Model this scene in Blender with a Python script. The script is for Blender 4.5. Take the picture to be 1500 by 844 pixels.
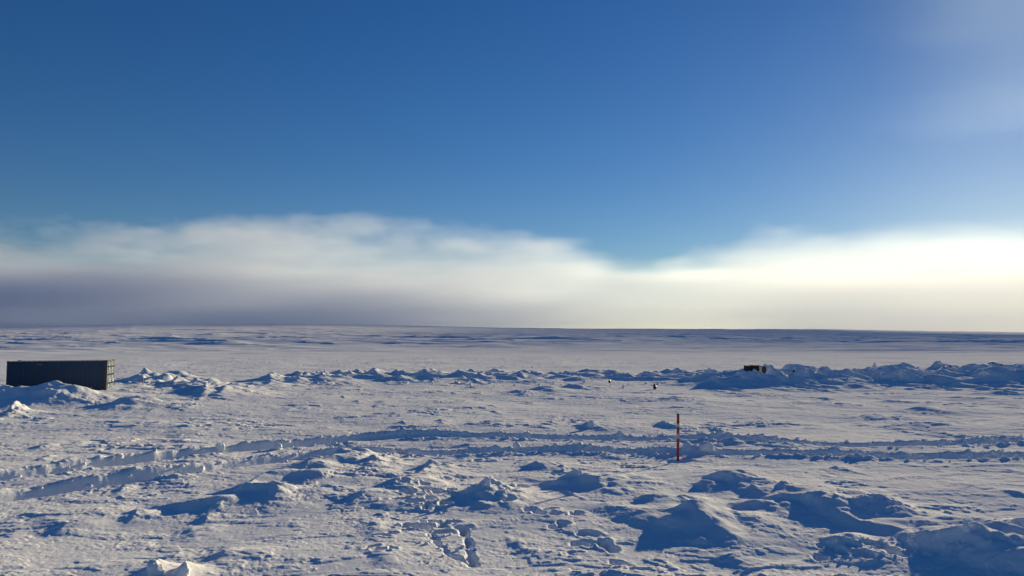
import bpy, bmesh, math, random
import numpy as np
from mathutils import Vector, Matrix, Euler

for o in list(bpy.data.objects):
    bpy.data.objects.remove(o, do_unlink=True)
sc = bpy.context.scene
COL = sc.collection
random.seed(7)
RNG = np.random.default_rng(7)
R = math.radians

# ------------------------------------------------------------------ camera
CAM_H = 4.2
FPX = 1091.0                                  # focal length in photo pixels (1500 wide)
PITCH = math.atan(75 / FPX)
cam = bpy.data.cameras.new("camera")
cam.lens = FPX / 1500 * 36.0
cam.sensor_width = 36.0
cam.clip_start = 0.1
cam.clip_end = 40000
camo = bpy.data.objects.new("camera", cam)
COL.objects.link(camo)
camo.location = (0, 0, CAM_H)
camo.rotation_euler = (R(90) + PITCH, 0, 0)
sc.camera = camo

# ------------------------------------------------------------------ sky, sun, exposure
SUN_AZ, SUN_EL = R(35.3), R(9.5)               # to the right of the view axis, low
w = bpy.data.worlds.new("World")
sc.world = w
w.use_nodes = True
nt = w.node_tree
nt.nodes.clear()
out = nt.nodes.new("ShaderNodeOutputWorld")
bg = nt.nodes.new("ShaderNodeBackground")
sky = nt.nodes.new("ShaderNodeTexSky")
sky.sky_type = 'NISHITA'
sky.sun_disc = False
sky.sun_elevation = SUN_EL
sky.sun_rotation = SUN_AZ
sky.altitude = 300
sky.air_density = 1.0
sky.dust_density = 0.12
sky.ozone_density = 3.5
hs = nt.nodes.new("ShaderNodeHueSaturation")
hs.inputs['Hue'].default_value = 0.514
hs.inputs['Saturation'].default_value = 1.21
nt.links.new(sky.outputs[0], hs.inputs['Color'])
nt.links.new(hs.outputs[0], bg.inputs[0])
bg.inputs[1].default_value = 0.065
nt.links.new(bg.outputs[0], out.inputs[0])

sun = bpy.data.lights.new("sun", 'SUN')
sun.energy = 5.0
sun.angle = R(0.5)
sun.color = (1.0, 0.825, 0.50)
suno = bpy.data.objects.new("sun", sun)
COL.objects.link(suno)
sdir = Vector((math.sin(SUN_AZ) * math.cos(SUN_EL), math.cos(SUN_AZ) * math.cos(SUN_EL), math.sin(SUN_EL)))
suno.rotation_euler = sdir.to_track_quat('Z', 'Y').to_euler()
suno.location = (60, 60, 60)

vs = sc.view_settings
vs.view_transform = 'Standard'
vs.look = 'None'
vs.exposure = 0.5
vs.gamma = 1
vs.use_curve_mapping = False
cy = sc.cycles
cy.use_denoising = True
cy.max_bounces = 12
cy.diffuse_bounces = 3
cy.volume_bounces = 10
cy.volume_max_steps = 256
cy.sample_clamp_indirect = 10


# ------------------------------------------------------------------ helpers
def ray(px, py):
    x, u = (px - 750) / FPX, -(py - 422) / FPX
    c, s = math.cos(PITCH), math.sin(PITCH)
    return x, c - u * s, s + u * c

def at(px, py, z=0.0):
    """where the ray through a photo pixel meets the level z"""
    x, y, u = ray(px, py)
    k = (z - CAM_H) / u
    return x * k, y * k

def at_depth(px, py, Y):
    x, y, u = ray(px, py)
    k = Y / y
    return x * k, Y, CAM_H + u * k

def dist(py):
    return at(750, py)[1]

def tag(o, label=None, cat=None, group=None, kind=None):
    if label: o['label'] = label
    if cat: o['category'] = cat
    if group: o['group'] = group
    if kind: o['kind'] = kind
    return o

def empty(name, loc, rz=0.0, ry=0.0, rx=0.0):
    o = bpy.data.objects.new(name, None)
    COL.objects.link(o)
    o.location = loc
    o.rotation_euler = (rx, ry, rz)
    o.empty_display_size = 0.2
    return o

def link(name, bm, mat, parent=None, smooth=False):
    me = bpy.data.meshes.new(name)
    bm.normal_update()
    bm.to_mesh(me)
    bm.free()
    me.materials.append(mat)
    if smooth:
        me.polygons.foreach_set('use_smooth', [True] * len(me.polygons))
    o = bpy.data.objects.new(name, me)
    COL.objects.link(o)
    if parent: o.parent = parent
    return o

def box(bm, x0, x1, y0, y1, z0, z1, bev=0.0):
    r = bmesh.ops.create_cube(bm, size=1.0)
    vs_ = r['verts']
    for v in vs_:
        v.co = Vector((x0 + (v.co.x + .5) * (x1 - x0), y0 + (v.co.y + .5) * (y1 - y0), z0 + (v.co.z + .5) * (z1 - z0)))
    if bev > 0:
        es = list({e for v in vs_ for e in v.link_edges})
        bmesh.ops.bevel(bm, geom=es, offset=bev, segments=2, affect='EDGES', profile=.6)

def tube(bm, p0, p1, r0, r1=None, seg=14):
    r1 = r0 if r1 is None else r1
    p0, p1 = Vector(p0), Vector(p1)
    d = p1 - p0
    q = d.to_track_quat('Z', 'Y').to_matrix().to_4x4()
    M = Matrix.Translation((p0 + p1) / 2) @ q
    bmesh.ops.create_cone(bm, cap_ends=True, segments=seg, radius1=r0, radius2=r1, depth=d.length, matrix=M)

def lathe(bm, prof, seg=20, M=None):
    """prof: list of (radius, z)"""
    rings = []
    for r_, z_ in prof:
        rings.append([bm.verts.new((r_ * math.cos(2 * math.pi * k / seg), r_ * math.sin(2 * math.pi * k / seg), z_)) for k in range(seg)])
    for a, b in zip(rings, rings[1:]):
        for k in range(seg):
            bm.faces.new((a[k], a[(k + 1) % seg], b[(k + 1) % seg], b[k]))
    bm.faces.new(rings[0][::-1])
    bm.faces.new(rings[-1])
    if M is not None:
        for rg in rings:
            for v in rg: v.co = M @ v.co

# ------------------------------------------------------------------ materials
def principled(name, col, rough=.6, spec=.5, metal=0.0):
    m = bpy.data.materials.new(name)
    m.use_nodes = True
    b = m.node_tree.nodes['Principled BSDF']
    b.inputs['Base Color'].default_value = (*col, 1)
    b.inputs['Roughness'].default_value = rough
    b.inputs['Specular IOR Level'].default_value = spec
    b.inputs['Metallic'].default_value = metal
    return m

def worn(name, col, col2, scale=3.0, thr=.55, rough=.5, metal=0.0, bump=0.0):
    """paint with patches of another colour (dirt, fading, rust)"""
    m = principled(name, col, rough, .4, metal)
    n = m.node_tree.nodes; l = m.node_tree.links
    b = n['Principled BSDF']
    tc = n.new('ShaderNodeTexCoord')
    nz = n.new('ShaderNodeTexNoise'); nz.inputs['Scale'].default_value = scale; nz.inputs['Detail'].default_value = 6
    l.new(tc.outputs['Object'], nz.inputs['Vector'])
    rp = n.new('ShaderNodeValToRGB')
    rp.color_ramp.elements[0].position = thr; rp.color_ramp.elements[0].color = (*col, 1)
    rp.color_ramp.elements[1].position = min(1, thr + .15); rp.color_ramp.elements[1].color = (*col2, 1)
    l.new(nz.outputs['Fac'], rp.inputs[0])
    l.new(rp.outputs[0], b.inputs['Base Color'])
    if bump:
        bp = n.new('ShaderNodeBump'); bp.inputs['Strength'].default_value = bump; bp.inputs['Distance'].default_value = .01
        l.new(nz.outputs['Fac'], bp.inputs['Height']); l.new(bp.outputs[0], b.inputs['Normal'])
    return m

def snow_material(name='snow'):
    m = principled(name, (.86, .87, .90), .75, 0.0)
    n = m.node_tree.nodes; l = m.node_tree.links
    b = n['Principled BSDF']
    tc = n.new('ShaderNodeTexCoord')
    mp = n.new('ShaderNodeMapping'); mp.inputs['Rotation'].default_value = (0, 0, R(17)); mp.inputs['Scale'].default_value = (1, .55, 1)
    l.new(tc.outputs['Object'], mp.inputs[0])
    n1 = n.new('ShaderNodeTexNoise'); n1.inputs['Scale'].default_value = 9; n1.inputs['Detail'].default_value = 5; n1.inputs['Roughness'].default_value = .62
    l.new(mp.outputs[0], n1.inputs['Vector'])
    n2 = n.new('ShaderNodeTexNoise'); n2.inputs['Scale'].default_value = 60; n2.inputs['Detail'].default_value = 3
    l.new(tc.outputs['Object'], n2.inputs['Vector'])
    # patches of wind-scoured crust (rough) among smooth packed snow
    n3 = n.new('ShaderNodeTexNoise'); n3.inputs['Scale'].default_value = .33; n3.inputs['Detail'].default_value = 4
    l.new(tc.outputs['Object'], n3.inputs['Vector'])
    mr = n.new('ShaderNodeMapRange'); mr.inputs['From Min'].default_value = .38; mr.inputs['From Max'].default_value = .62
    mr.inputs['To Min'].default_value = .12; mr.inputs['To Max'].default_value = .5
    l.new(n3.outputs['Fac'], mr.inputs['Value'])
    b1 = n.new('ShaderNodeBump'); b1.inputs['Distance'].default_value = .05
    l.new(n1.outputs['Fac'], b1.inputs['Height']); l.new(mr.outputs[0], b1.inputs['Strength'])
    b2 = n.new('ShaderNodeBump'); b2.inputs['Distance'].default_value = .008; b2.inputs['Strength'].default_value = .5
    l.new(n2.outputs['Fac'], b2.inputs['Height']); l.new(b1.outputs[0], b2.inputs['Normal'])
    l.new(b2.outputs[0], b.inputs['Normal'])
    # faint albedo variation: old, icier crust
    rp = n.new('ShaderNodeValToRGB')
    rp.color_ramp.elements[0].position = .35; rp.color_ramp.elements[0].color = (.82, .84, .88, 1)
    rp.color_ramp.elements[1].position = .65; rp.color_ramp.elements[1].color = (.90, .90, .91, 1)
    l.new(n3.outputs['Fac'], rp.inputs[0]); l.new(rp.outputs[0], b.inputs['Base Color'])
    return m

SNOW = snow_material()

# ------------------------------------------------------------------ noise (numpy)
class Perlin:
    def __init__(self, seed):
        g = np.random.default_rng(seed)
        p = g.permutation(1024).astype(np.int32)
        self.p = np.concatenate([p, p])
        a = g.random(1024).astype(np.float32) * 2 * np.pi
        self.gx, self.gy = np.cos(a).astype(np.float32), np.sin(a).astype(np.float32)
    def __call__(self, x, y):
        xi = np.floor(x); yi = np.floor(y)
        fx = (x - xi).astype(np.float32); fy = (y - yi).astype(np.float32)
        xi = xi.astype(np.int32) & 1023; yi = yi.astype(np.int32) & 1023
        x1 = (xi + 1) & 1023; y1 = (yi + 1) & 1023
        p = self.p
        def dot(ix, iy, dx, dy):
            h = p[p[ix] + iy]
            return self.gx[h] * dx + self.gy[h] * dy
        u = fx * fx * fx * (fx * (fx * 6 - 15) + 10); v = fy * fy * fy * (fy * (fy * 6 - 15) + 10)
        a = dot(xi, yi, fx, fy); b = dot(x1, yi, fx - 1, fy)
        c = dot(xi, y1, fx, fy - 1); d = dot(x1, y1, fx - 1, fy - 1)
        a += u * (b - a); c += u * (d - c)
        return (a + v * (c - a)) * 1.5

PN = [Perlin(100 + i) for i in range(12)]

def fbm(i, x, y, octv=3, gain=.5):
    s = 0; a = 1.0
    for k in range(octv):
        s = s + a * PN[(i + k) % 12](x * 2 ** k + 17.3 * k, y * 2 ** k - 9.1 * k)
        a *= gain
    return s

def worley(x, y, seed=0):
    """distance to the nearest jittered point and that point's random value"""
    xi = np.floor(x).astype(np.int64); yi = np.floor(y).astype(np.int64)
    best = np.full(x.shape, 9.0); val = np.zeros(x.shape)
    def h(a, b, k):
        n = (a * 374761393 + b * 668265263 + (k + seed) * 1274126177) & 0x7fffffff
        n = ((n ^ (n >> 13)) * 1103515245) & 0x7fffffff
        return ((n ^ (n >> 16)) & 0xffff) / 65535.0
    for dx in (-1, 0, 1):
        for dy in (-1, 0, 1):
            cx, cy_ = xi + dx, yi + dy
            d = np.hypot(cx + h(cx, cy_, 1) - x, cy_ + h(cx, cy_, 2) - y)
            m = d < best
            best = np.where(m, d, best); val = np.where(m, h(cx, cy_, 3), val)
    return best, val

def sstep(a, b, x):
    t = np.clip((x - a) / (b - a), 0, 1)
    return t * t * (3 - 2 * t)

# ------------------------------------------------------------------ the snow field
SUNX, SUNY = math.sin(SUN_AZ), math.cos(SUN_AZ)
WX, WY = .30, -.954                            # the way the wind drags the drifts
DRIFTS = []                                    # x, y, height, half width, tail, exponent, head length, left factor
def drift(px, peak, base, half_px, tail=3.0, p=1.25, head=None, lf=.8, hk=1.05):
    base = peak + .46 * (base - peak)
    x, y = at(px, base)
    y_ = y
    H = (base - peak) / FPX * y_
    b = half_px / FPX * y_
    DRIFTS.append((x, y, H * hk, b, tail, p, head or b * .8, lf))
    return x, y, H

# foreground and middle, read off the photo: pixel column, crest row, foot row, half width in pixels, tail in metres
drift(1066, 695, 727, 34, 2.2, 3.0, .45)
drift(1030, 710, 727, 28, 1.2, 1.4, .35)
drift(1148, 713, 731, 19, 1.0, 2.6, .25)
drift(1104, 717, 732, 26, 1.4, 1.3, .3)
drift(1020, 746, 792, 62, 3.6, 1.15, .7, 1.05)
drift(952, 730, 752, 34, 1.8, 1.2, .4)
drift(1000, 733, 752, 26, 2.0, 1.3, .4)
drift(1112, 737, 762, 42, 2.6, 1.5, .5)
drift(1190, 731, 768, 46, 3.2, 1.7, .6)
drift(1262, 738, 770, 52, 3.2, 1.9, .6)
drift(1235, 783, 806, 44, 2.6, 1.6, .4)
drift(1418, 774, 850, 50, 3.0, 1.35, .9, 1.0)
drift(1470, 788, 850, 40, 3.0, 1.5, .7)
drift(1512, 756, 806, 46, 3.0, 1.3, .7)
drift(849, 689, 722, 44, 4.2, 1.0, .55, 1.0)
drift(905, 708, 726, 40, 3.0, 1.5, .5)
drift(716, 706, 742, 27, 3.0, 1.25, .45)
drift(700, 716, 746, 34, 1.4, 1.5, .4)
drift(790, 675, 690, 22, 2.0, 1.1, .4)
drift(822, 688, 696, 22, 2.0, 1.2, .4)
drift(512, 654, 688, 34, 4.2, 1.4, .8, 1.1)
drift(545, 668, 690, 30, 3.5, 1.6, .8)
drift(455, 672, 692, 46, 2.4, 1.3, .7)
drift(628, 674, 698, 22, 2.4, 1.2, .6, 1.1)
drift(586, 707, 728, 20, 1.8, 1.2, .5, .9)
drift(398, 711, 744, 32, 2.6, 1.2, .6, .9)
drift(318, 729, 748, 22, 1.6, 1.1, .4, .9)
drift(202, 744, 760, 22, 1.4, 1.1, .4, .9)
drift(120, 764, 772, 22, 1.4, 1.4, .4, 1.2)
drift(228, 827, 868, 18, 1.4, 1.2, .3, 1.2)
drift(272, 831, 872, 17, 1.4, 1.1, .3, 1.4)
drift(305, 752, 762, 16, 1.2, 1.2, .3)
drift(335, 812, 826, 40, 1.6, 1.4, .5)
drift(64, 651, 662, 16, 1.6, 1.3, .4)
drift(866, 619, 633, 24, 3.0, 1.1, .8)
drift(976, 620, 632, 16, 3.0, 1.1, .6)
drift(1048, 629, 636, 14, 2.0, 1.2, .6)
drift(1350, 596, 606, 34, 6.0, 1.2, 1.0)
drift(1335, 619, 627, 34, 4.0, 1.4, 1.0)
drift(1385, 633, 640, 30, 4.0, 1.3, .8)
drift(1310, 586, 592, 20, 3.0, 1.3, .8)
drift(793, 566, 580, 38, 7.0, 1.25, 1.6)
drift(836, 562, 577, 24, 8.0, 1.1, 1.2)
drift(760, 572, 580, 24, 4.0, 1.4, 1.2)
drift(1016, 658, 668, 20, 1.2, 3.0, .4)
# round the container
def drift_at(px, peak, D, g0, half_px, tail, p, head, lf=.9):
    """a drift whose crest shows at (px, peak) and stands D metres out on snow of height g0"""
    x, y, z = at_depth(px, peak, D)
    DRIFTS.append((x, y, z - g0, half_px / FPX * D, tail, p, head, lf))
drift_at(76, 560, 47.6, .60, 36, 5.0, 1.2, 1.0, 1.6)
drift_at(100, 566, 47.4, .62, 32, 4.0, 1.7, 1.0)
drift_at(122, 573, 47.8, .62, 24, 4.0, 1.7, 1.0)
drift_at(45, 565, 47.0, .58, 34, 4.0, 1.6, 1.2, 1.4)
drift_at(8, 565, 46.4, .5, 34, 3.0, 1.8, 1.0)
drift_at(24, 582, 41.5, .3, 9, 2.6, 1.1, .5, .9)
drift_at(1128, 537.5, 68.8, .35, 9, 3.0, 1.3, .8)
drift_at(1106, 545.5, 68.6, .3, 15, 3.0, 1.6, .8)
drift_at(1085, 545, 68.6, .3, 15, 3.0, 1.4, .8)
for q_ in ((212, 548, 60, 26, 7), (238, 551, 60.5, 24, 7), (262, 554, 59, 30, 7), (285, 559, 57, 26, 6), (306, 561, 55, 17, 7), (332, 566, 54.5, 30, 6), (396, 552, 66, 24, 8), (370, 558, 64, 28, 6), (432, 549, 71, 22, 7), (470, 548, 72, 26, 7)):
    drift_at(q_[0], q_[1], q_[2], .22, q_[3], q_[4], 1.25, 1.5, 1.0)
drift_at(190, 575, 46, .45, 34, 4.0, 1.8, 1.0)
drift(160, 574, 590, 44, 3.0, 2.0, 1.4)
drift(211, 543, 576, 20, 6.0, 1.05, 1.8, 1.3)
drift(248, 545, 576, 30, 7.0, 1.3, 1.8, 1.0)
drift(190, 560, 580, 30, 5.0, 1.4, 1.5)
drift(305, 555, 582, 22, 8.0, 1.0, 1.4, 1.6)
drift(340, 566, 582, 34, 7.0, 1.5, 1.5)
drift(396, 548, 570, 22, 7.0, 1.1, 1.6, 1.5)
drift(270, 568, 584, 40, 3.0, 1.4, 1.2, 1.3)

# the ploughed bank across the middle: many lumps along a line, then the higher one on the right
def bank(pts, n, hmul=1.0, seed=1, jy=4, halfs=(8, 26)):
    g = random.Random(seed)
    xs = [p[0] for p in pts]
    for k in range(n):
        px = xs[0] + (xs[-1] - xs[0]) * (k + g.random()) / n
        top = np.interp(px, xs, [p[1] for p in pts]); foot = np.interp(px, xs, [p[2] for p in pts])
        f = foot - g.random() ** 1.5 * (foot - top) * .55
        t = min(f - 2, top + g.random() ** 1.3 * (f - top) * .85)
        drift(px, t, f, g.uniform(*halfs) * (.5 if g.random() < .4 else 1), g.uniform(3, 9), g.choice((1.0, 1.1, 1.2, 1.5)), g.uniform(.5, 1.3), g.uniform(.7, 1.5), hmul)
bank([(420, 546, 561), (470, 542, 562), (540, 542, 564), (600, 543, 565), (700, 544, 563), (830, 543, 560), (960, 541, 560), (1060, 542, 562)], 110, 1.1, 3)
for px, t, f, hw in ((437, 545, 560, 14), (547, 541, 562, 16), (630, 542, 565, 20), (622, 546, 566, 26), (672, 546, 566, 20), (690, 543, 563, 16),
                     (725, 541, 560, 22), (760, 547, 562, 20), (862, 540, 556, 20), (775, 543, 558, 20), (590, 545, 564, 18)):
    drift(px, t, f, hw, 9.0, 1.1, 1.2, 1.2)
bank([(1040, 552, 578), (1110, 544, 578), (1180, 541, 577), (1250, 537, 576), (1320, 536, 577), (1376, 528, 580), (1440, 530, 580), (1520, 526, 582)], 150, .78, 5, halfs=(10, 34))
for px, t, f, hw in ((1085, 546, 574, 34), (1130, 549, 575, 30), (1165, 543, 566, 22), (1190, 537, 562, 12), (1281, 534, 562, 14), (1376, 529, 560, 26), (1345, 541, 572, 34),
                     (1400, 541, 574, 40), (1455, 529, 562, 32), (1490, 530, 560, 26), (1470, 541, 574, 44), (1322, 548, 572, 16), (1240, 556, 574, 34), (1290, 553, 575, 36),
                     (1430, 548, 576, 40), (1505, 541, 574, 40), (1470, 573, 588, 40), (1520, 572, 588, 40), (1405, 580, 590, 30), (1255, 563, 577, 30), (1545, 530, 574, 50), (1600, 535, 574, 50)):
    drift(px, t, f, hw, 6.0, 1.25, 1.3, 1.2, .82)

def lines(pts):
    P = sorted(at(px, py) for px, py in pts)
    a, b = P[0], P[2]
    P.insert(0, (a[0] - 20, a[1] - 20 * (b[1] - a[1]) / (b[0] - a[0])))
    return np.array([p[0] for p in P]), np.array([p[1] for p in P])
TRACKS = [lines([(0, 702), (87, 691), (167, 681), (300, 664), (400, 653), (500, 645), (560, 639), (620, 638), (700, 640), (800, 642), (900, 645), (1000, 646), (1100, 650), (1200, 655), (1300, 656), (1400, 652), (1500, 648), (1620, 645), (1800, 641)]),
          lines([(0, 729), (163, 706), (300, 688), (400, 672), (460, 664), (520, 660), (600, 661), (750, 660), (900, 662), (1000, 665), (1100, 668), (1200, 670), (1300, 673), (1400, 673), (1500, 671), (1620, 668), (1800, 664)])]

RIDGES = []                                     # crest line, height, width on the shaded side, width on the sunny side
def ridge(pts, H, wl, wr):
    RIDGES.append(([at(*p) for p in pts], H, wl, wr))
ridge([(535, 664), (470, 684), (400, 706), (300, 752)], .24, .45, 2.6)
ridge([(642, 684), (600, 706), (548, 728), (505, 748)], .20, .35, 1.8)
ridge([(418, 722), (330, 738), (250, 752)], .17, .28, 1.6)
ridge([(232, 750), (150, 764), (50, 780)], .08, .3, 1.4)
ridge([(1340, 758), (1250, 750), (1160, 742), (1110, 738)], .20, .5, 2.4)
ridge([(1520, 782), (1440, 800), (1370, 812)], .27, .6, 2.2)
ridge([(900, 716), (850, 708), (800, 716)], .15, .35, 1.6)
ridge([(1080, 748), (1020, 764), (960, 780)], .17, .45, 2.0)
ridge([(740, 722), (700, 732), (655, 745)], .15, .35, 1.2)
PITS = []                                       # footprints: x, y, half length, half width, heading, depth
def pit(px, py, a=.17, b=.10, ang=None, dep=.13):
    x, y = at(px, py)
    PITS.append((x, y, a, b, random.uniform(0, 3.14) if ang is None else ang, dep))
for px, py in ((598, 728), (612, 733), (630, 737), (605, 742), (625, 748), (590, 718), (618, 722), (652, 743), (585, 738), (640, 726)): pit(px, py, .2, .13, dep=.16)
for px, py in ((628, 768), (636, 775), (650, 770), (662, 768), (676, 776), (645, 783), (622, 776)): pit(px, py, .2, .14, dep=.2)
for px, py in ((778, 752), (790, 757), (808, 751), (812, 758), (845, 757), (815, 775), (824, 771), (855, 785), (868, 786), (858, 800), (848, 799), (888, 801), (896, 807), (905, 827), (880, 798), (727, 719), (750, 720), (750, 730), (765, 712), (745, 741), (651, 743)): pit(px, py, random.uniform(.18, .25), random.uniform(.12, .16), random.uniform(.6, 2.2), .15)
for px, py in ((590, 658), (610, 665), (640, 668), (655, 677), (600, 672), (670, 670), (700, 672), (690, 680)): pit(px, py, .22, .13, dep=.1)
for px, py in ((1210, 798), (1230, 805), (1250, 800), (1300, 806), (1315, 812), (1285, 800), (1330, 803), (1200, 812), (1270, 812), (1345, 812)): pit(px, py, .2, .13, dep=.12)
for k in range(26):                             # older, half-filled prints wandering about the trail
    f = random.random()
    pit(660 - 90 * f + random.gauss(0, 16), 665 + 150 * f + random.gauss(0, 5), random.uniform(.12, .2), random.uniform(.08, .13), None, random.uniform(.05, .11))
PITS.append((*at(993, 676), .42, .3, .3, .05))    # wind scoop at the pole's foot
GROOVES = []                                    # dragged marks: start, end, half width, depth
for a, b, wd, dp in (((622, 776), (655, 815), .065, .10), ((655, 815), (693, 832), .07, .12), ((678, 776), (695, 832), .08, .13)):
    GROOVES.append((at(*a), at(*b), wd, dp))

G_ = random.Random(21)
for k in range(230):                            # small wind-carved bumps all over
    y = 9 + 55 * G_.random() ** 1.4
    x = (G_.random() * 2 - 1) * y * .85
    sz = G_.random() ** 2
    if math.hypot(x - 9.4, y - 41.5) < 2.5: continue
    DRIFTS.append((x, y, .02 + .06 * sz, .12 + .35 * G_.random(), .6 + 2.0 * sz, G_.choice((1.1, 1.4, 2.0)), .15 + .3 * G_.random(), G_.uniform(.6, 1.6)))

HEL_X = np.array([-60, -34.5, -27, -15.4, 2.6, 22.4, 34.5, 60]) * math.pi / 180
HEL_E = np.array([.0110, .0128, .0180, .0200, .0147, .0119, .0075, .006])

def ground(x, y):
    x = np.asarray(x, dtype=np.float64); y = np.asarray(y, dtype=np.float64)
    r = np.hypot(x, y)
    az = np.arctan2(x, y)
    z = np.zeros(x.shape)
    # far country: level to a few hundred metres, then a long rise to the skyline
    e = np.interp(az, HEL_X, HEL_E)
    top = 1150.0
    rise = np.clip((r - 300) / (top - 300), 0, 1)
    z += (e * top + CAM_H) * (rise ** 1.25) * np.where(r > top, np.exp(-((r - top) / 2500) ** 2), 1)
    fr = r > 110
    if fr.any():
        xs, ys, rs = x[fr], y[fr], r[fr]
        k = sstep(110, 500, rs) * (1 - .8 * sstep(550, 1000, rs))
        zz = fbm(2, xs / 60, ys / 26, 3) * .35 * sstep(110, 300, rs)
        rd = 1 - np.abs(fbm(5, xs / 210, ys / 75, 3))
        zz += k * 1.5 * np.clip(rd - .72, 0, 1) * 3
        rd = 1 - np.abs(fbm(8, xs / 70, ys / 24, 3))
        zz += k * .65 * np.clip(rd - .7, 0, 1) * 3
        zz += k * fbm(1, xs / 420, ys / 260, 2) * 2.0
        z[fr] += zz
    nr = np.nonzero((r < 220))
    X, Y, Rr = x[nr], y[nr], r[nr]
    Z = np.zeros(X.shape)
    fade = 1 - sstep(150, 220, Rr)
    # broad swells
    Z += (fbm(0, X / 14, Y / 11, 2) * .13 + fbm(3, X / 5, Y / 4, 2) * .045) * fade
    # wind coordinates
    s = X * WX + Y * WY; t = -X * WY + Y * WX
    warp = fbm(6, X / 1.6, Y / 1.6, 2) * .28
    warp2 = fbm(9, X / 1.6 + 40, Y / 1.6, 2) * .28
    # wind-carved crust: patchy, with sharp edges
    patch = sstep(-.05, .5, fbm(4, X / 6, Y / 5, 2))
    pt2 = sstep(-.2, .5, fbm(8, X / 2.3, Y / 1.6, 2))
    pp = .32 + .75 * patch * (.3 + .7 * pt2)
    st = fbm(7, s / .85 + warp, t / 1.5 + warp2, 4, .55)
    Z += pp * .036 * (sstep(.02, .16, st) + .7 * sstep(.42, .52, st)) * fade
    st = fbm(10, s / .34 + warp, t / .55, 3, .55)
    Z += pp * .013 * sstep(.12, .26, st) * fade
    Z += fbm(1, s / .22, t / .2, 2, .6) * .0062 * (.3 + .7 * pt2) * (1 - sstep(50, 120, Rr))
    Z += fbm(4, X / .085, Y / .085, 2, .6) * .0048 * (.25 + .75 * pt2) * (1 - sstep(25, 60, Rr))
    st = fbm(5, X / 5.5 + warp, Y / 3.2 + warp2, 4, .5)              # broader crust plates further out
    Z += .036 * sstep(.22, .36, st) * (.3 + .7 * patch) * sstep(16, 34, Rr) * fade
    # gentle mound under the container
    Z += .66 * np.exp(-(((X + 31) / 13) ** 2 + ((Y - 52) / 8) ** 2))
    # pads of the two banks
    def band(pts, h, wd):
        bx = np.array([p[0] for p in pts]); by = np.array([p[1] for p in pts])
        return h * np.exp(-((Y - np.interp(X, bx, by)) / wd) ** 2) * sstep(bx[0] - 8, bx[0] + 6, X)
    mid = [at(420, 556), at(700, 557), at(1040, 555), at(1100, 552), at(1200, 552)]
    lump = .35 + .8 * np.clip(fbm(2, X / 4.5, Y / 3, 2), -.4, 1)
    Z += band(mid, .55, 5.0) * lump * (1 - sstep(26, 32, X))
    right = [at(1060, 562), at(1200, 560), at(1376, 560), at(1500, 560), at(1700, 560)]
    Z += band(right, 1.15, 6.5) * lump
    # single drifts, mounds and lumps
    XW, YW = X + warp, Y + warp2
    DM = np.zeros(X.shape)
    for (hx, hy, H, b, L, p, head, lf) in DRIFTS:
        rad = max(L, head * 2.2, b * 8) + .6
        m = np.nonzero((np.abs(X - hx) < rad) & (np.abs(Y - hy) < rad))[0]
        if not len(m): continue
        kw = min(1.0, b * 1.1)
        xx = X[m] + warp[m] * kw - hx; yy = Y[m] + warp2[m] * kw - hy
        ss = xx * WX + yy * WY; tt = -xx * WY + yy * WX
        along = np.where(ss > 0, np.clip(1 - ss / L, 0, 1) ** 1.5, np.exp(-(np.abs(ss) / head) ** 1.8))
        bb = b * (1 + .5 * np.clip(ss / L, 0, 1))
        bb = np.where(tt < 0, bb * lf * .62, bb * 1.5)
        h_ = H * along * np.exp(-(np.sqrt((tt / bb) ** 2 + .004) - .063) ** p)
        if b > .3: h_ = h_ * (1 + .26 * PN[3]((X[m] + hx) / (b * .9), Y[m] / (b * .9)) + .12 * PN[5](X[m] / (b * .4), Y[m] / (b * .4)))
        DM[m] = np.maximum(DM[m], h_) + .12 * np.minimum(DM[m], h_)
    for pts, H, wl, wr in RIDGES:
        bx = [p[0] for p in pts]; by = [p[1] for p in pts]
        sel = np.nonzero((X > min(bx) - 10) & (X < max(bx) + 10) & (Y > min(by) - 10) & (Y < max(by) + 10))[0]
        if not len(sel): continue
        xx, yy = X[sel] + .8 * warp[sel], Y[sel] + .8 * warp2[sel]
        best = np.full(xx.shape, 99.0); side = np.zeros(xx.shape); pos = np.zeros(xx.shape)
        n_ = len(pts) - 1
        for q in range(n_):
            dx, dy = bx[q + 1] - bx[q], by[q + 1] - by[q]
            l2 = dx * dx + dy * dy
            u = np.clip(((xx - bx[q]) * dx + (yy - by[q]) * dy) / l2, 0, 1)
            ex, ey = xx - bx[q] - u * dx, yy - by[q] - u * dy
            d = np.hypot(ex, ey)
            mm = d < best
            best = np.where(mm, d, best); pos = np.where(mm, (q + u) / n_, pos)
            side = np.where(mm, np.sign(ex * SUNX + ey * SUNY), side)
        prof = np.exp(-(np.where(side < 0, best / wl, best / wr)) ** 1.25)
        env = np.clip(np.minimum(pos, 1 - pos) * 5, 0, 1)
        DM[sel] = np.maximum(DM[sel], H * env * prof * (1 + .55 * PN[6](xx / 1.1, yy / 1.1))) + .3 * np.minimum(DM[sel], H * env * prof)
    Z += DM
    # vehicle tracks: a rut with broken clods thrown up on both sides
    for i, (tx, ty) in enumerate(TRACKS):
        yt = np.interp(X, tx, ty)
        sl = np.interp(X, .5 * (tx[1:] + tx[:-1]), np.diff(ty) / np.diff(tx))
        yt = sum(np.interp(X + o_, tx, ty) for o_ in (-1.2, -.6, 0, .6, 1.2)) / 5
        d = (Y - yt) / np.sqrt(1 + sl * sl) + fbm(5 + i, X / 2.5, Y / 2.5, 2) * .10
        m = np.nonzero(np.abs(d) < 1.7)[0]
        if not len(m): continue
        D, xx, yy = d[m], X[m], Y[m]
        c1, v1 = worley(xx / .42, yy / .42, i * 7)
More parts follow.
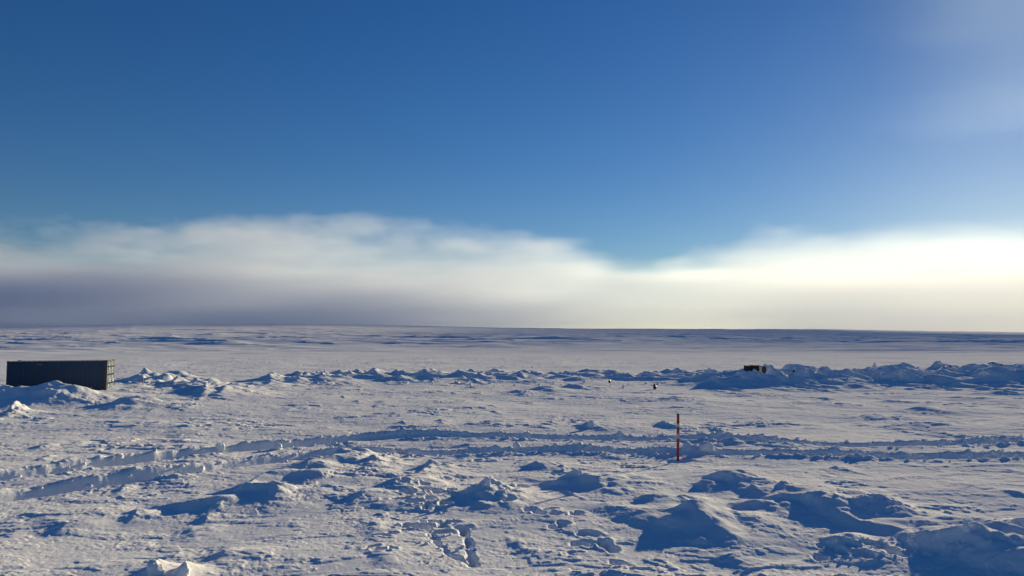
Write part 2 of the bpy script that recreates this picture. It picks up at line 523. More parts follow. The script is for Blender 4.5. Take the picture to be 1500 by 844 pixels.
        c2, v2 = worley(xx / .15, yy / .15, i * 7 + 3)
        clod = np.clip(.62 - c1, 0, 1) * (.1 + v1 * v1 * 1.3) * .28 + np.clip(.6 - c2, 0, 1) * (.2 + v2) * .10
        inten = .8 * (.7 + .6 * fbm(3, xx / 3.5, yy / 3.5 + i * 9, 2)) * (.9 + .1 * sstep(-9, 2, xx))
        clod = clod * (.72 + .28 * sstep(-9, 2, xx))
        rut = np.exp(-(np.abs(D) / .34) ** 4)
        far = np.exp(-((D - .56) / .30) ** 2); near = np.exp(-((D + .56) / .30) ** 2)
        Z[m] += -(.30 - .10 * sstep(-7, 2, xx)) * rut + inten * (far * (.30 - .16 * sstep(-6, 3, xx) + 1.0 * clod) + near * (.03 + .8 * clod) + rut * .5 * clod)
    # footprints and dragged marks
    for (hx, hy, a, b, ang, dep) in PITS:
        m = np.nonzero((np.abs(X - hx) < a * 3.2) & (np.abs(Y - hy) < a * 3.2))[0]
        if not len(m): continue
        xx, yy = X[m] - hx + warp[m] * .2 + .05 * PN[8](X[m] / .16, Y[m] / .16), Y[m] - hy + warp2[m] * .2 + .05 * PN[9](X[m] / .16, Y[m] / .16)
        u = (xx * math.cos(ang) + yy * math.sin(ang)) / a; v = (-xx * math.sin(ang) + yy * math.cos(ang)) / b
        q = np.sqrt(u * u + v * v)
        Z[m] += -dep * 1.6 * (1 - sstep(.4, 1.25, q)) + .012 * np.exp(-((q - 1.45) / .35) ** 2)
    for (p0, p1, wd, dp) in GROOVES:
        dx, dy = p1[0] - p0[0], p1[1] - p0[1]
        ll = math.hypot(dx, dy)
        m = np.nonzero((np.abs(X - (p0[0] + p1[0]) / 2) < ll) & (np.abs(Y - (p0[1] + p1[1]) / 2) < ll))[0]
        if not len(m): continue
        xx, yy = X[m] - p0[0], Y[m] - p0[1]
        u = np.clip((xx * dx + yy * dy) / ll ** 2, 0, 1)
        q = np.hypot(xx - u * dx, yy - u * dy) + fbm(7, X[m] / .3, Y[m] / .3, 3) * .055
        Z[m] += -dp * 1.5 * np.clip(.75 + .9 * fbm(2, X[m] / .3, Y[m] / .3, 2), .15, 1.2) * np.clip(1 - q / (wd * 1.3), 0, 1) ** .8
    z[nr] += Z
    return z

def gz(x, y):
    return float(ground(np.array([x]), np.array([y]))[0])

def build_ground():
    th = np.concatenate([np.linspace(-math.pi, R(-46), 44, endpoint=False), np.linspace(R(-46), R(46), 1560, endpoint=False), np.linspace(R(46), math.pi, 44, endpoint=False)])
    def geo(a, b, q):
        n = int(math.log(b / a) / math.log(q))
        return a * (b / a) ** (np.arange(n) / n)
    rr = np.concatenate([geo(1.2, 7, 1.06), geo(7, 95, 1.0024), geo(95, 2200, 1.006), geo(2200, 14000, 1.06), [14000]])
    nr_, na = len(rr), len(th)
    RR, TH = np.meshgrid(rr, th, indexing='ij')
    x = (RR * np.sin(TH)).ravel(); y = (RR * np.cos(TH)).ravel()
    z = ground(x, y)
    co = np.empty((nr_ * na + 1, 3), dtype=np.float32)
    co[:-1, 0] = x; co[:-1, 1] = y; co[:-1, 2] = z
    co[-1] = (0, 0, z[:na].mean())
    i = np.arange(nr_ - 1)[:, None] * na; j = np.arange(na)[None, :]; j2 = (j + 1) % na
    q = np.stack([i + j, i + na + j, i + na + j2, i + j2], -1).reshape(-1, 4)[:, ::-1]
    jj = np.arange(na)
    tri = np.stack([jj, (jj + 1) % na, np.full(na, nr_ * na)], -1)[:, ::-1]
    loops = np.concatenate([q.ravel(), tri.ravel()]).astype(np.int32)
    starts = np.concatenate([np.arange(len(q)) * 4, len(q) * 4 + np.arange(na) * 3]).astype(np.int32)
    me = bpy.data.meshes.new('snow_ground')
    me.vertices.add(len(co)); me.vertices.foreach_set('co', co.ravel())
    me.loops.add(len(loops)); me.loops.foreach_set('vertex_index', loops)
    me.polygons.add(len(starts)); me.polygons.foreach_set('loop_start', starts)
    me.update(calc_edges=True)
    me.polygons.foreach_set('use_smooth', np.ones(len(starts), dtype=bool))
    me.materials.append(SNOW)
    o = bpy.data.objects.new('snow_ground', me)
    COL.objects.link(o)
    # make sure the faces look up
    n0 = me.polygons[len(q) // 2].normal
    if n0.z < 0:
        me.flip_normals()
    tag(o, 'wind-carved snow field with drifts, tracks and footprints, stretching to the skyline', 'snow', kind='structure')
    return o
build_ground()

# ------------------------------------------------------------------ the fog bank
FOG_TOP = [(-4200, 300), (-1500, 318), (-900, 305), (-500, 275), (-250, 258), (0, 228), (180, 212), (300, 186), (420, 212), (600, 195), (800, 172), (1100, 160), (1600, 160), (2200, 180), (4200, 220)]
def math_nodes(n, l):
    def math_(op, a, b=None, c=None):
        k = n.new('ShaderNodeMath'); k.operation = op
        for i, v in enumerate((a, b, c)):
            if v is None: continue
            if isinstance(v, (int, float)): k.inputs[i].default_value = v
            else: l.new(v, k.inputs[i])
        return k.outputs[0]
    def curve(x, pts, lo, hi):
        """piecewise curve of x through (x, value) points"""
        t = math_('DIVIDE', math_('SUBTRACT', x, lo), hi - lo)
        f = n.new('ShaderNodeFloatCurve')
        cv = f.mapping.curves[0]
        vmax = max(p[1] for p in pts)
        P = [((p[0] - lo) / (hi - lo), p[1] / vmax) for p in pts]
        cv.points[0].location = P[0]; cv.points[1].location = P[-1]
        for p in P[1:-1]: cv.points.new(*p)
        f.mapping.update()
        l.new(t, f.inputs['Value'])
        return math_('MULTIPLY', f.outputs[0], vmax)
    return math_, curve

def fog_bank():
    Y1 = 2700
    FRONT = [(-4200, 1500), (-200, 1500), (300, 1420), (420, 1000), (520, 660), (800, 500), (4200, 480)]
    bm = bmesh.new()
    xs = np.linspace(-4200, 4200, 85)
    tops = np.interp(xs, [p[0] for p in FOG_TOP], [p[1] for p in FOG_TOP])
    y0 = np.interp(xs, [p[0] for p in FRONT], [p[1] for p in FRONT]) - 232
    rows = [[bm.verts.new((x, yy, z)) for x, yy, z in zip(xs, y, zz)] for y, zz in ((y0, xs * 0 + 1), (y0, tops * .5), (y0 + 330, tops * 1.4), (y0 * 0 + Y1, tops * 1.4), (y0 * 0 + Y1, xs * 0 + 1))]
    for ra, rb in zip(rows, rows[1:] + rows[:1]):
        for k in range(len(xs) - 1): bm.faces.new((ra[k], ra[k + 1], rb[k + 1], rb[k]))
    bm.faces.new([r_[0] for r_ in rows]); bm.faces.new([r_[-1] for r_ in rows][::-1])
    bmesh.ops.recalc_face_normals(bm, faces=bm.faces[:])
    m = bpy.data.materials.new('fog')
    m.use_nodes = True
    n = m.node_tree.nodes; l = m.node_tree.links
    n.clear()
    o = n.new('ShaderNodeOutputMaterial')
    pv = n.new('ShaderNodeVolumePrincipled')
    pv.inputs['Color'].default_value = (.73, .79, .90, 1)
    pv.inputs['Anisotropy'].default_value = .42
    l.new(pv.outputs[0], o.inputs['Volume'])
    tc = n.new('ShaderNodeTexCoord')
    sx = n.new('ShaderNodeSeparateXYZ'); l.new(tc.outputs['Object'], sx.inputs[0])
    math_, curve = math_nodes(n, l)
    X, Y, Z = sx.outputs
    top = curve(X, FOG_TOP, -4200, 4200)                                        # the bank's top along its length
    gain = curve(X, [(-4200, 3.2), (-1300, 3.2), (-600, 2.6), (0, 2.0), (350, 4.5), (4200, 6)], -4200, 4200)
    def noise(sx_, sz_, det, rough):
        mp = n.new('ShaderNodeMapping'); mp.inputs['Scale'].default_value = (1 / sx_, 1 / sx_, 1 / sz_)
        l.new(tc.outputs['Object'], mp.inputs[0])
        nz = n.new('ShaderNodeTexNoise'); nz.inputs['Scale'].default_value = 1; nz.inputs['Detail'].default_value = det; nz.inputs['Roughness'].default_value = rough
        l.new(mp.outputs[0], nz.inputs['Vector'])
        return math_('SUBTRACT', nz.outputs['Fac'], .5)
    big, small = noise(560, 140, 3, .5), noise(95, 40, 4, .6)
    front = curve(X, FRONT, -4200, 4200)
    ft = math_('POWER', math_('MAXIMUM', math_('MULTIPLY', math_('SUBTRACT', Y, math_('SUBTRACT', front, 220)), 1 / 440), 0), 1.4)                # thins towards the front
    local = math_('MULTIPLY', top, math_('ADD', .25, math_('MULTIPLY', math_('MINIMUM', ft, 1.0), .75)))
    local = math_('MINIMUM', local, math_('MULTIPLY', Y, .150))                 # the near skirt of the bank lies low
    body = math_('SUBTRACT', 1.0, math_('DIVIDE', Z, local))                    # 1 at the ground, 0 at the mean top
    back = curve(X, [(-4200, 2700), (-400, 2700), (100, 2350), (600, 2150), (1400, 1950), (4200, 1900)], -4200, 4200)
    bk = math_('MULTIPLY', math_('SUBTRACT', back, Y), 1 / 300)
    ends = math_('MINIMUM', math_('MINIMUM', ft, bk), 1.0)
    v = math_('ADD', math_('MULTIPLY', body, gain), math_('MULTIPLY', math_('ADD', math_('MULTIPLY', big, 2.2), small), math_('ADD', math_('MULTIPLY', gain, .25), .8)))
    v = math_('MULTIPLY', math_('MINIMUM', math_('MAXIMUM', v, 0), 1.0), math_('MAXIMUM', ends, 0))
    lay = noise(900, 55, 3, .55)                                                # layers inside the bank
    v = math_('MULTIPLY', v, math_('MAXIMUM', math_('ADD', .9, math_('MULTIPLY', lay, 4.0)), .12))
    dens = curve(X, [(-4200, .0050), (-700, .0046), (-150, .0044), (150, .0034), (420, .0025), (800, .0022), (1400, .0019), (4200, .0019)], -4200, 4200)
    l.new(math_('MULTIPLY', v, dens), pv.inputs['Density'])
    ob = link('fog_bank', bm, m)
    m.cycles.volume_step_rate = .6
    tag(ob, 'long low bank of fog lying behind the far snow plain', 'fog', kind='stuff')
    return ob
fog_bank()


def cirrus():
    '''thin streaks of ice cloud high up towards the sun'''
    bm = bmesh.new()
    box(bm, 2500, 6600, 5300, 6700, 1450, 3300)
    m = bpy.data.materials.new('ice_cloud')
    m.use_nodes = True
    n = m.node_tree.nodes; l = m.node_tree.links
    n.clear()
    o = n.new('ShaderNodeOutputMaterial')
    pv = n.new('ShaderNodeVolumePrincipled')
    pv.inputs['Color'].default_value = (.78, .95, 1.0, 1)
    pv.inputs['Anisotropy'].default_value = .7
    l.new(pv.outputs[0], o.inputs['Volume'])
    math_, curve = math_nodes(n, l)
    tc = n.new('ShaderNodeTexCoord')
    sx = n.new('ShaderNodeSeparateXYZ'); l.new(tc.outputs['Object'], sx.inputs[0])
    X, Y, Z = sx.outputs
    mp = n.new('ShaderNodeMapping'); mp.inputs['Scale'].default_value = (1 / 3000, 1 / 3000, 1 / 150); mp.inputs['Rotation'].default_value = (0, R(-5), 0)
    l.new(tc.outputs['Object'], mp.inputs[0])
    nz = n.new('ShaderNodeTexNoise'); nz.inputs['Scale'].default_value = 1; nz.inputs['Detail'].default_value = 3; nz.inputs['Roughness'].default_value = .45
    l.new(mp.outputs[0], nz.inputs['Vector'])
    mx = curve(X, [(2500, 0), (2900, .06), (3400, .30), (4100, 1.0), (5200, 1.0), (6600, 0)], 2500, 6600)
    mz = curve(Z, [(1450, 0), (1750, .35), (2020, 1.0), (2250, .35), (2600, .75), (2850, 1.0), (3300, 0)], 1450, 3300)
    v = math_('MAXIMUM', math_('SUBTRACT', nz.outputs['Fac'], .34), 0)
    l.new(math_('MULTIPLY', math_('MULTIPLY', v, math_('MULTIPLY', mx, mz)), 0.95e-4), pv.inputs['Density'])
    ob = link('cirrus_cloud', bm, m)
    m.cycles.volume_step_rate = 1.0
    tag(ob, 'thin pale streaks of ice cloud in the sky at upper right', 'cloud', kind='stuff')
cirrus()

# ------------------------------------------------------------------ placing on the snow
def hit(px, py):
    """first point of the snow seen through a photo pixel"""
    x, y, u = ray(px, py)
    k = np.concatenate([np.linspace(6, 60, 2700), np.linspace(60, 200, 2000)])
    g = ground(x * k, y * k)
    below = np.nonzero(CAM_H + u * k < g)[0]
    i = below[0] if len(below) else len(k) - 1
    return x * k[i], y * k[i], float(g[i])

NAVY = worn('navy_paint', (.007, .036, .088), (.014, .040, .075), 1.2, .5, .5, bump=.15)
DOORBLUE = worn('door_paint', (.06, .17, .30), (.11, .20, .29), 2.2, .55, .45)
RUSTY = worn('rusty_steel', (.06, .052, .052), (.11, .06, .042), 5, .5, .75)
GALV = worn('galvanised', (.55, .56, .56), (.38, .37, .35), 6, .55, .4, metal=.4)
PALE = worn('pale_sticker', (.30, .36, .40), (.16, .22, .27), 9, .55, .6)
DARKRUB = principled('dark_rubber', (.02, .02, .022), .7, .3)
RED = worn('red_paint', (.34, .012, .016), (.26, .018, .02), 9, .6, .45)
REDDARK = worn('dark_red_plastic', (.11, .005, .007), (.07, .006, .006), 12, .6, .4)
REFL = worn('reflective_grey', (.36, .37, .40), (.22, .23, .26), 14, .6, .35)
WOOD = worn('weathered_dark_board', (.016, .014, .014), (.028, .022, .020), 4, .5, .8)
ROCK = worn('dark_rock', (.045, .042, .045), (.09, .08, .08), 7, .5, .85, bump=.4)

# ------------------------------------------------------------------ shipping container
def corrugated(bm, p0, p1, z0, z1, depth, n, thick=.004):
    """trapezoid-fluted sheet from p0 to p1 (2D points), flutes to its left"""
    p0, p1 = Vector(p0), Vector(p1)
    d = p1 - p0; L = d.length; d.normalize(); nrm = Vector((-d.y, d.x))
    prof = []
    for k in range(n):
        a = L * k / n; st = L / n
        prof += [(a, 0), (a + st * .34, 0), (a + st * .5, depth), (a + st * .84, depth)]
    prof.append((L, 0))
    lo, hi = [], []
    for (u, v) in prof:
        q = p0 + d * u + nrm * v
        lo.append(bm.verts.new((q.x, q.y, z0))); hi.append(bm.verts.new((q.x, q.y, z1)))
    for a in range(len(prof) - 1):
        bm.faces.new((lo[a], lo[a + 1], hi[a + 1], hi[a]))

def container():
    cx, cy_, cz = at_depth(156, 571, 52.0)
    ux, uy = .957, .294
    vx, vy = -.294, .957
    ctr = Vector((cx - ux * 3.03 + vx * 1.22, cy_ - uy * 3.03 + vy * 1.22, 2.72 - 2.59))
    root = empty('shipping_container', ctr, math.atan2(uy, ux))
    tag(root, 'dark navy steel shipping container standing half drifted in snow at far left', 'container')
    hx, hy, H = 3.03, 1.22, 2.59
    for sx in (-1, 1):
        for sy in (-1, 1):
            bm = bmesh.new()
            x, y = sx * (hx - .08), sy * (hy - .08)
            box(bm, x - .078, x + .078, y - .078, y + .078, .12, H - .12, .008)
            link('corner_post', bm, RUSTY if sx > 0 else NAVY, root)
            for z in (0, H - .118):
                bm = bmesh.new()
                x2, y2 = sx * (hx - .082), sy * (hy - .076)
                box(bm, x2 - .092, x2 + .092, y2 - .086, y2 + .086, z, z + .118 + (.012 if z else 0), .01)
                o = link('corner_casting', bm, RUSTY if sx > 0 else NAVY, root)
                bm = bmesh.new()
                tube(bm, (x2, y2 + sy * .080, z + .06), (x2, y2 + sy * .0885, z + .06), .034, seg=16)
                link('casting_hole', bm, DARKRUB, o)
    for sy in (-1, 1):
        bm = bmesh.new(); y = sy * (hy - .045)
        box(bm, -hx + .17, hx - .17, y - .032, y + .032, H - .095, H - .02, .006)
        link('top_rail', bm, NAVY, root)
        bm = bmesh.new()
        box(bm, -hx + .17, hx - .17, y - .034, y + .034, .01, .16, .006)
        link('bottom_rail', bm, NAVY, root)
        bm = bmesh.new()
        if sy < 0: corrugated(bm, (hx - .16, -hy + .035), (-hx + .16, -hy + .035), .15, H - .09, -.026, 22)
        else: corrugated(bm, (-hx + .16, hy - .035), (hx - .16, hy - .035), .15, H - .09, -.026, 22)
        link('side_wall', bm, NAVY, root)
    bm = bmesh.new(); corrugated(bm, (-hx + .035, hy - .16), (-hx + .035, -hy + .16), .13, H - .1, .036, 9)
    link('end_wall', bm, NAVY, root)
    bm = bmesh.new(); box(bm, -hx + .02, -hx + .1, -hy + .17, hy - .17, H - .11, H - .02, .006); link('end_rail', bm, NAVY, root)
    bm = bmesh.new()
    box(bm, -hx + .10, hx - .12, -hy + .08, hy - .08, H - .06, H - .03)
    for k in range(18):
        x = -hx + .3 + k * (2 * hx - .6) / 17
        box(bm, x - .09, x + .09, -hy + .14, hy - .14, H - .0295, H - .012, .006)
    link('roof', bm, NAVY, root)
    bm = bmesh.new(); box(bm, -hx + .1, hx - .1, -hy + .09, hy - .09, .05, .14); link('floor', bm, WOOD, root)
    bm = bmesh.new(); box(bm, hx - .10, hx - .01, -hy + .17, hy - .17, H - .16, H - .01, .008); link('door_header', bm, RUSTY, root)
    bm = bmesh.new(); box(bm, hx - .10, hx - .01, -hy + .17, hy - .17, .01, .15, .008); link('door_sill', bm, RUSTY, root)
    for sy in (-1, 1):
        y0, y1 = (-hy + .165, -.006) if sy < 0 else (.006, hy - .165)
        bm = bmesh.new()
        box(bm, hx - .085, hx - .045, y0, y1, .16, H - .17, .004)
        for k in range(5):                                    # pressed panels
            z = .30 + k * .43
            box(bm, hx - .0449, hx - .028, y0 + .1, y1 - .1, z, z + .33, .008)
        d = link('door', bm, DOORBLUE, root)
        for f in (.27, .74):
            y = y0 + (y1 - y0) * f
            bm = bmesh.new(); tube(bm, (hx + .012, y, .06), (hx + .012, y, H - .06), .022)
            link('locking_bar', bm, GALV, d)
            for z in (.45, 1.0, 1.6, 2.15):
                bm = bmesh.new(); box(bm, hx - .027, hx + .04, y - .07, y + .07, z - .05, z + .05, .008); link('bar_bracket', bm, DARKRUB, d)
            bm = bmesh.new(); box(bm, hx + .036, hx + .055, y - .02, y + .42 * (1 if f < .5 else -1) * (1 if sy < 0 else 1), 1.12, 1.17, .006) if f < .5 else box(bm, hx + .036, hx + .055, y - .36, y + .02, 1.22, 1.27, .006)
            link('handle', bm, GALV, d)
        yh = y0 - .012 if sy < 0 else y1 + .012
        for z in (.4, .95, 1.6, 2.2):
            bm = bmesh.new(); box(bm, hx - .04, hx + .015, yh - .05, yh + .05, z - .06, z + .06, .01); link('hinge', bm, RUSTY, d)
        for z, hgt in ((1.95, .3), (1.35, .16), (.7, .34)):
            bm = bmesh.new(); yy = (y0 + y1) / 2
            box(bm, hx - .0275, hx - .022, yy - .16, yy + .16, z, z + hgt); link('sticker', bm, PALE, d)
        bm = bmesh.new(); box(bm, hx - .03, hx - .012, y0 + .002, y0 + .035, .18, H - .2, .004); link('door_gasket', bm, DARKRUB, d)
    bm = bmesh.new(); box(bm, 2.02, 2.14, -hy - .006, -hy - .001, .66, .78, .001)
    link('sticker', bm, PALE, root)
    bm = bmesh.new()                                          # worn remains of the pale stencilled number, not readable
    for k, (x0, wd) in enumerate(((-1.30, .4),)):
        box(bm, x0, x0 + wd, -hy + .004, -hy + .008, 2.33, 2.40)
    link('faded_stencil', bm, worn('faded_white', (.16, .17, .18), (.05, .06, .09), 14, .5, .7), root)
container()

# ------------------------------------------------------------------ banded marker pole
def marker_pole():
    x, y, z = hit(993, 675)
    k = y / FPX
    root = empty('marker_pole', (x, y, z), 0, R(1.2), 0)
    tag(root, 'tall red marker pole with pale reflective bands standing in snow beside the vehicle tracks', 'marker pole')
    r = .047
    bm = bmesh.new(); tube(bm, (0, 0, -.5), (0, 0, 66 * k), r, seg=24)
    bmesh.ops.bevel(bm, geom=[e for e in bm.edges if all(v.co.z > 1 for v in e.verts)], offset=.006, segments=2, affect='EDGES')
    link('shaft', bm, RED, root, False)
    for a, b, m in ((31, 39, REFL), (48, 53.2, REFL)):
        bm = bmesh.new(); tube(bm, (0, 0, a * k), (0, 0, b * k), r + .003, seg=24); link('reflective_band', bm, m, root)
    bm = bmesh.new(); box(bm, -.035, .03, -r - .012, -r - .001, 53.6 * k, 56.5 * k, .003); link('label_plate', bm, DARKRUB, root)
    bm = bmesh.new(); lathe(bm, [(r - .004, 66 * k - .002), (r + .004, 66 * k), (r + .004, 66 * k + .02), (r * .7, 66 * k + .034)], 24); link('cap', bm, REDDARK, root)
marker_pole()

def lollipop(px, top, base, head_px, shape, label, visible_pole=True):
    x, y, z = hit(px, base)
    k = y / FPX
    h = (base - top) * k; r = head_px * 1.3 * k / 2
    root = empty('reflector_marker', (x, y, z))
    tag(root, label, 'marker', 'small red reflector markers in the snow')
    bm = bmesh.new(); tube(bm, (0, 0, -.4), (0, 0, h - r * 1.6), .013, seg=10)
    link('pole', bm, GALV, root)
    bm = bmesh.new()
    if shape == 'drop':
        lathe(bm, [(.012, h - 3.0 * r), (r * .8, h - 2.7 * r), (r, h - 2.1 * r), (r * .85, h - 1.5 * r), (r * .4, h - .8 * r), (.012, h)], 20)
    elif shape == 'double':
        lathe(bm, [(.012, h - 3.2 * r), (r * .6, h - 2.9 * r), (r, h - 2.1 * r), (r * .9, h - 1.5 * r), (r * .55, h - 1.1 * r), (r * .6, h - .6 * r), (r * .45, h - .12 * r), (.02, h)], 20)
    else:
        lathe(bm, [(.012, h - 2.0 * r), (r * .7, h - 1.75 * r), (r, h - r), (r * .7, h - .25 * r), (.015, h)], 20)
    link('reflector_head', bm, REDDARK, root, True)
    bm = bmesh.new(); tube(bm, (0, 0, h - r * 3.2 if shape != 'ball' else h - 2.2 * r), (0, 0, h - r * 2.9 if shape != 'ball' else h - 1.9 * r), .024, seg=10)
    link('collar', bm, DARKRUB, root)
lollipop(893, 555.5, 568, 3.2, 'drop', 'small red drop-headed marker on a thin pole, standing on open snow before the bank')
lollipop(959.3, 562, 570.5, 4.4, 'double', 'squat dark red marker with a wide double head low above the snow')
lollipop(667, 556.5, 566.5, 2.2, 'drop', 'thin red marker standing against the shadowed snowbank')
lollipop(690, 565.5, 568.8, 2.4, 'ball', 'dark round marker head showing just above snow near the foot of the snowbank')
lollipop(1015.4, 583.8, 587, 1.6, 'ball', 'tiny dark marker tip poking from flat snow above the tall red pole')

def striped_stake():
    x, y, z = at_depth(209.5, 565, 56.0)
    z = gz(x, y) if abs(gz(x, y) - z) < .6 else z
    k = y / FPX
    h = 14 * k
    root = empty('striped_stake', (x, y, z), 0, R(-1.5))
    tag(root, 'thin red and white striped stake in front of the pointed drift beside the container', 'stake')
    bm = bmesh.new(); tube(bm, (0, 0, -.4), (0, 0, h), .030, seg=14); link('shaft', bm, RED, root)
    for f in (.25, .55, .82):
        bm = bmesh.new(); tube(bm, (0, 0, h * f), (0, 0, h * (f + .14)), .033, seg=14); link('white_band', bm, REFL, root)
striped_stake()

# ------------------------------------------------------------------ half-buried box on the bank
def buried_box():
    D = 70.0
    x0, y0, z0 = at_depth(1097, 543.5, D)
    k = D / FPX
    wd, hh = 16.5 * k, 7.5 * k
    root = empty('storage_box', (x0 + wd / 2, y0, z0 - .7), R(4))
    tag(root, 'dark half-buried box with a pale corner post on top of the snowbank', 'box')
    w2 = wd / 2
    bm = bmesh.new(); box(bm, -w2, w2, 0, 1.3, 0, .7 + hh, .012); b = link('body', bm, WOOD, root)
    bm = bmesh.new()
    for z in np.arange(.06, .68 + hh, .19): box(bm, -w2 + .05, w2 - .05, -.022, -.002, z, z + .17, .004)
    link('front_boards', bm, WOOD, root)
    for sx in (-1, 1):
        bm = bmesh.new(); box(bm, sx * (w2 - .02) - .035, sx * (w2 - .02) + .035, -.045, -.024, 0, .7 + hh, .005); link('corner_strip', bm, DARKRUB if sx < 0 else GALV, root)
    bm = bmesh.new(); box(bm, -w2 + .5, w2 + .04, -.03, 1.34, .705 + hh, .745 + hh, .01); link('lid', bm, WOOD, root)
    bm = bmesh.new()
    for q in range(4): box(bm, w2 + .12, w2 + .62 - .06 * (q % 2), .2, .24, .62 + hh - .16 * q - .14, .72 + hh - .16 * q - .05, .006)
    box(bm, w2 + .02, w2 + .70, .244, .30, 0, .62 + hh, .006)
    link('side_rack', bm, DARKRUB, root)
    bm = bmesh.new(); tube(bm, (w2 + .1, -.06, .1), (w2 + .12, -.06, .74 + hh), .028); link('post', bm, GALV, root)
buried_box()

# ------------------------------------------------------------------ loose snow blocks and stones
from mathutils import noise as mnoise
def lump_mesh(name, seed, mat, sx, sy, sz, rough=.28, sub=4, taper=0.0, lean=0.0):
    bm = bmesh.new()
    bmesh.ops.create_icosphere(bm, subdivisions=sub, radius=1.0)
    off = Vector((seed * 3.17, seed * 1.31, seed * .77))
    for v in bm.verts:
        p = v.co.copy()
        a = mnoise.noise(p * 1.1 + off) * rough + abs(mnoise.noise(p * 2.6 + off)) * rough * .55 + mnoise.noise(p * 7 + off) * rough * .14
        p *= 1 + a
        # break it a little: flat fracture faces
        for kk in range(3):
            nn = mnoise.random_unit_vector() if False else Vector((math.sin(seed * 2.1 + kk * 2), math.cos(seed * 1.3 + kk * 2.4), .35 * math.sin(seed + kk))).normalized()
            dd = p.dot(nn)
            if dd > .78: p -= nn * (dd - .78) * .8
        t = 1 - taper * (p.z * .5 + .5)
        v.co = Vector((p.x * sx * t + lean * (p.z + 1) * sz, p.y * sy * t, p.z * sz))
    bm.normal_update()
    me = bpy.data.meshes.new(name); bm.to_mesh(me); bm.free()
    me.materials.append(mat)
    me.polygons.foreach_set('use_smooth', [True] * len(me.polygons))
    return me

def lump(name, px, base, wpx, hpx, label, cat, mat, seed, group=None, taper=0.0, lean=0.0, sink=.25, rough=.28):
    x, y, z = hit(px, base)
    k = y / FPX
    sx, sz = wpx * k / 2, hpx * k / 2 / (1 - sink / 2)
    me = lump_mesh(name, seed, mat, sx, sx * .9, sz, rough, 4, taper, lean)
    o = bpy.data.objects.new(name, me); COL.objects.link(o)
    zmin = min(v.co.z for v in me.vertices)
    # origin at its foot
    for v in me.vertices: v.co.z -= zmin
    o.location = (x, y, z - sink * 2 * sz * .5)
    tag(o, label, cat, group)
GB = 'loose snow blocks lying on the snow'
for i, (px, base, wp, hp, lab, tp, ln) in enumerate((
    (321.5, 661, 12, 11.5, 'round snow block balanced on the far edge of the upper track at left', -.08, 0.1),
    (296, 690, 8, 6.5, 'small square snow block on the near edge of the lower track at left', 0, 0),
    (1417, 777, 15, 16, 'pointed upright snow block on the crest of the dark mound at lower right', .6, -.15),
    (1321, 553, 9, 9, 'bright-sided snow block low on the shadowed bank at right', .4, -.2),
    (1441, 551, 7, 7, 'white sunlit snow block in the shadow of the far right bank', .3, 0),
    (1376.5, 534, 6, 5, 'pointed snow block on the highest crest of the right bank', .5, 0),
    (1281, 541, 9, 8, 'upright snow block on the crest of the bank, left of the highest crest', .4, .1),
    (1190, 544, 13, 7, 'broad snow block on the bank just right of the half-buried box', .3, .1),
    (849, 696, 8, 9, 'small pointed snow block on the peak of the drift in the middle foreground', .5, 0),
    (913, 569, 3.6, 4.4, 'small round snow block beside the drop-headed red marker', 0, 0),
    (408, 657, 12, 6, 'low snow block on the lower track near its bend', .2, 0),
    (757, 657, 14, 8, 'jagged snow block on the lower track in the middle of the view', .3, 0),
    (1034, 661, 22, 11, 'wide snow block on the lower track just right of the tall red pole', .2, 0),
    (866, 626, 11, 9, 'snow block topping the small drift behind the upper track', .4, 0),
    (715, 712, 9, 9, 'pale snow block on the drift above the footprints', .5, 0),
    (227, 842, 26, 17, 'large snow block at the bottom edge of the view, left of a pointed one', .35, -.1),
    (270, 846, 24, 18, 'sharp pointed snow block at the bottom edge of the view', .6, -.05),
    )):
    lump('snow_block', px, base, wp, hp, lab, 'snow block', SNOW, 3 + i * 1.7, GB, tp, ln, .42, .45)
GR = 'dark stones showing through the bank'
for i, (px, base, wp, hp, lab) in enumerate((
    (1163, 546, 3.6, 3, 'small dark stone in the shadowed bank right of the half-buried box'),
    (1455, 532.5, 6.5, 1.7, 'dark flat stone near the crest of the far right bank, the upper one'),
    (1467, 535.5, 5, 1.8, 'dark stone just below the flat one on the far right bank'),
    )):
    lump('stone', px, base, wp, hp, lab, 'stone', ROCK, 40 + i * 2.3, GR, .1, 0, .35)

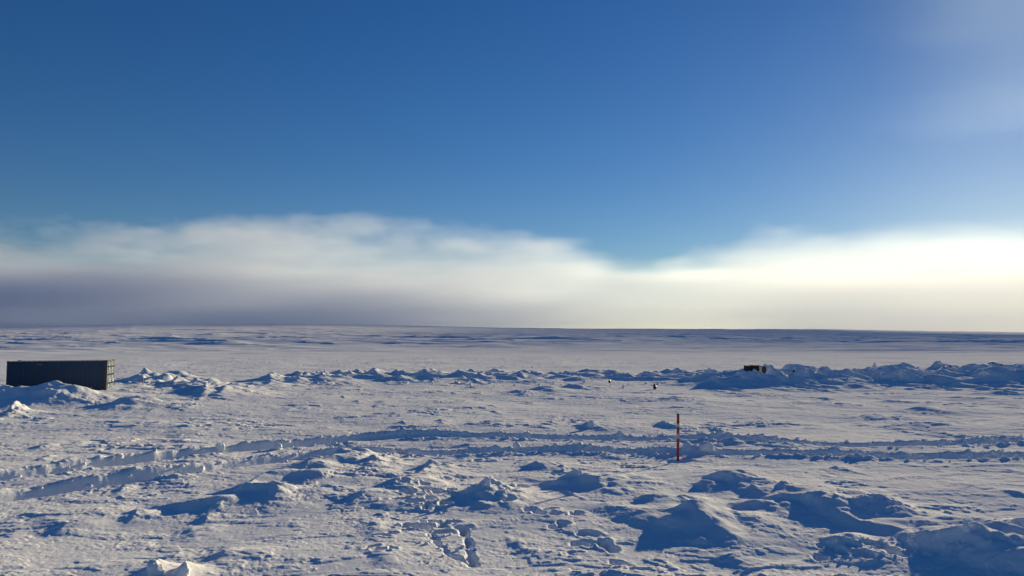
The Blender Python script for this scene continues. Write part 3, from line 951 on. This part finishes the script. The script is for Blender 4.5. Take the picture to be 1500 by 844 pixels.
def clods():
    """broken crumbs of snow thrown out along the tracks and the banks"""
    g = random.Random(5)
    V, F = [], []
    bm = bmesh.new(); bmesh.ops.create_icosphere(bm, subdivisions=2, radius=1.0)
    base_v = np.array([v.co[:] for v in bm.verts]); base_f = np.array([[v.index for v in f.verts] for f in bm.faces]); bm.free()
    pts = []
    for tx, ty in TRACKS:
        for k in range(1500):
            x = g.uniform(-24, 34)
            if x < -5 and g.random() < .6: continue
            if g.random() < .35 + .3 * math.sin(x * .9): continue
            y = float(np.interp(x, tx, ty)) + g.choice((.62, .62, -.55, .1)) + g.gauss(0, .22)
            pts.append((x, y, .018 + .07 * g.random() ** 2.6))
    for k in range(260):
        px = g.uniform(420, 1520); py = g.uniform(546, 558)
        x, y = at(px, py, .5); pts.append((x, y, .04 + .16 * g.random() ** 2.5))
    for (a, b, c, d, n) in ((590, 715, 660, 755, 70), (612, 762, 700, 835, 60), (1200, 790, 1345, 822, 90), (640, 700, 760, 735, 40)):
        for k in range(n):
            x, y = at(g.uniform(a, c), g.uniform(b, d)); pts.append((x, y, .012 + .035 * g.random() ** 2))
    P = np.array(pts)
    Z = ground(P[:, 0], P[:, 1])
    for q, ((x, y, r), z) in enumerate(zip(pts, Z)):
        sc_ = np.array([r * g.uniform(.8, 1.4), r * g.uniform(.8, 1.3), r * g.uniform(.6, 1.0)])
        j = 1 + (RNG.random(len(base_v)) - .5) * .5
        a = g.uniform(0, 6.28); c, s_ = math.cos(a), math.sin(a)
        v = base_v * j[:, None] * sc_
        v = np.stack([v[:, 0] * c - v[:, 1] * s_ + x, v[:, 0] * s_ + v[:, 1] * c + y, v[:, 2] + z + r * .25], -1)
        F.append(base_f + len(base_v) * q); V.append(v)
    V = np.concatenate(V).astype(np.float32); F = np.concatenate(F).astype(np.int32)
    me = bpy.data.meshes.new('snow_crumbs')
    me.vertices.add(len(V)); me.vertices.foreach_set('co', V.ravel())
    me.loops.add(F.size); me.loops.foreach_set('vertex_index', F.ravel())
    me.polygons.add(len(F)); me.polygons.foreach_set('loop_start', (np.arange(len(F)) * 3).astype(np.int32))
    me.update(calc_edges=True)
    me.materials.append(SNOW)
    o = bpy.data.objects.new('snow_crumbs', me); COL.objects.link(o)
    tag(o, 'loose crumbs of broken snow strewn along tracks and banks', 'snow', kind='stuff')
clods()
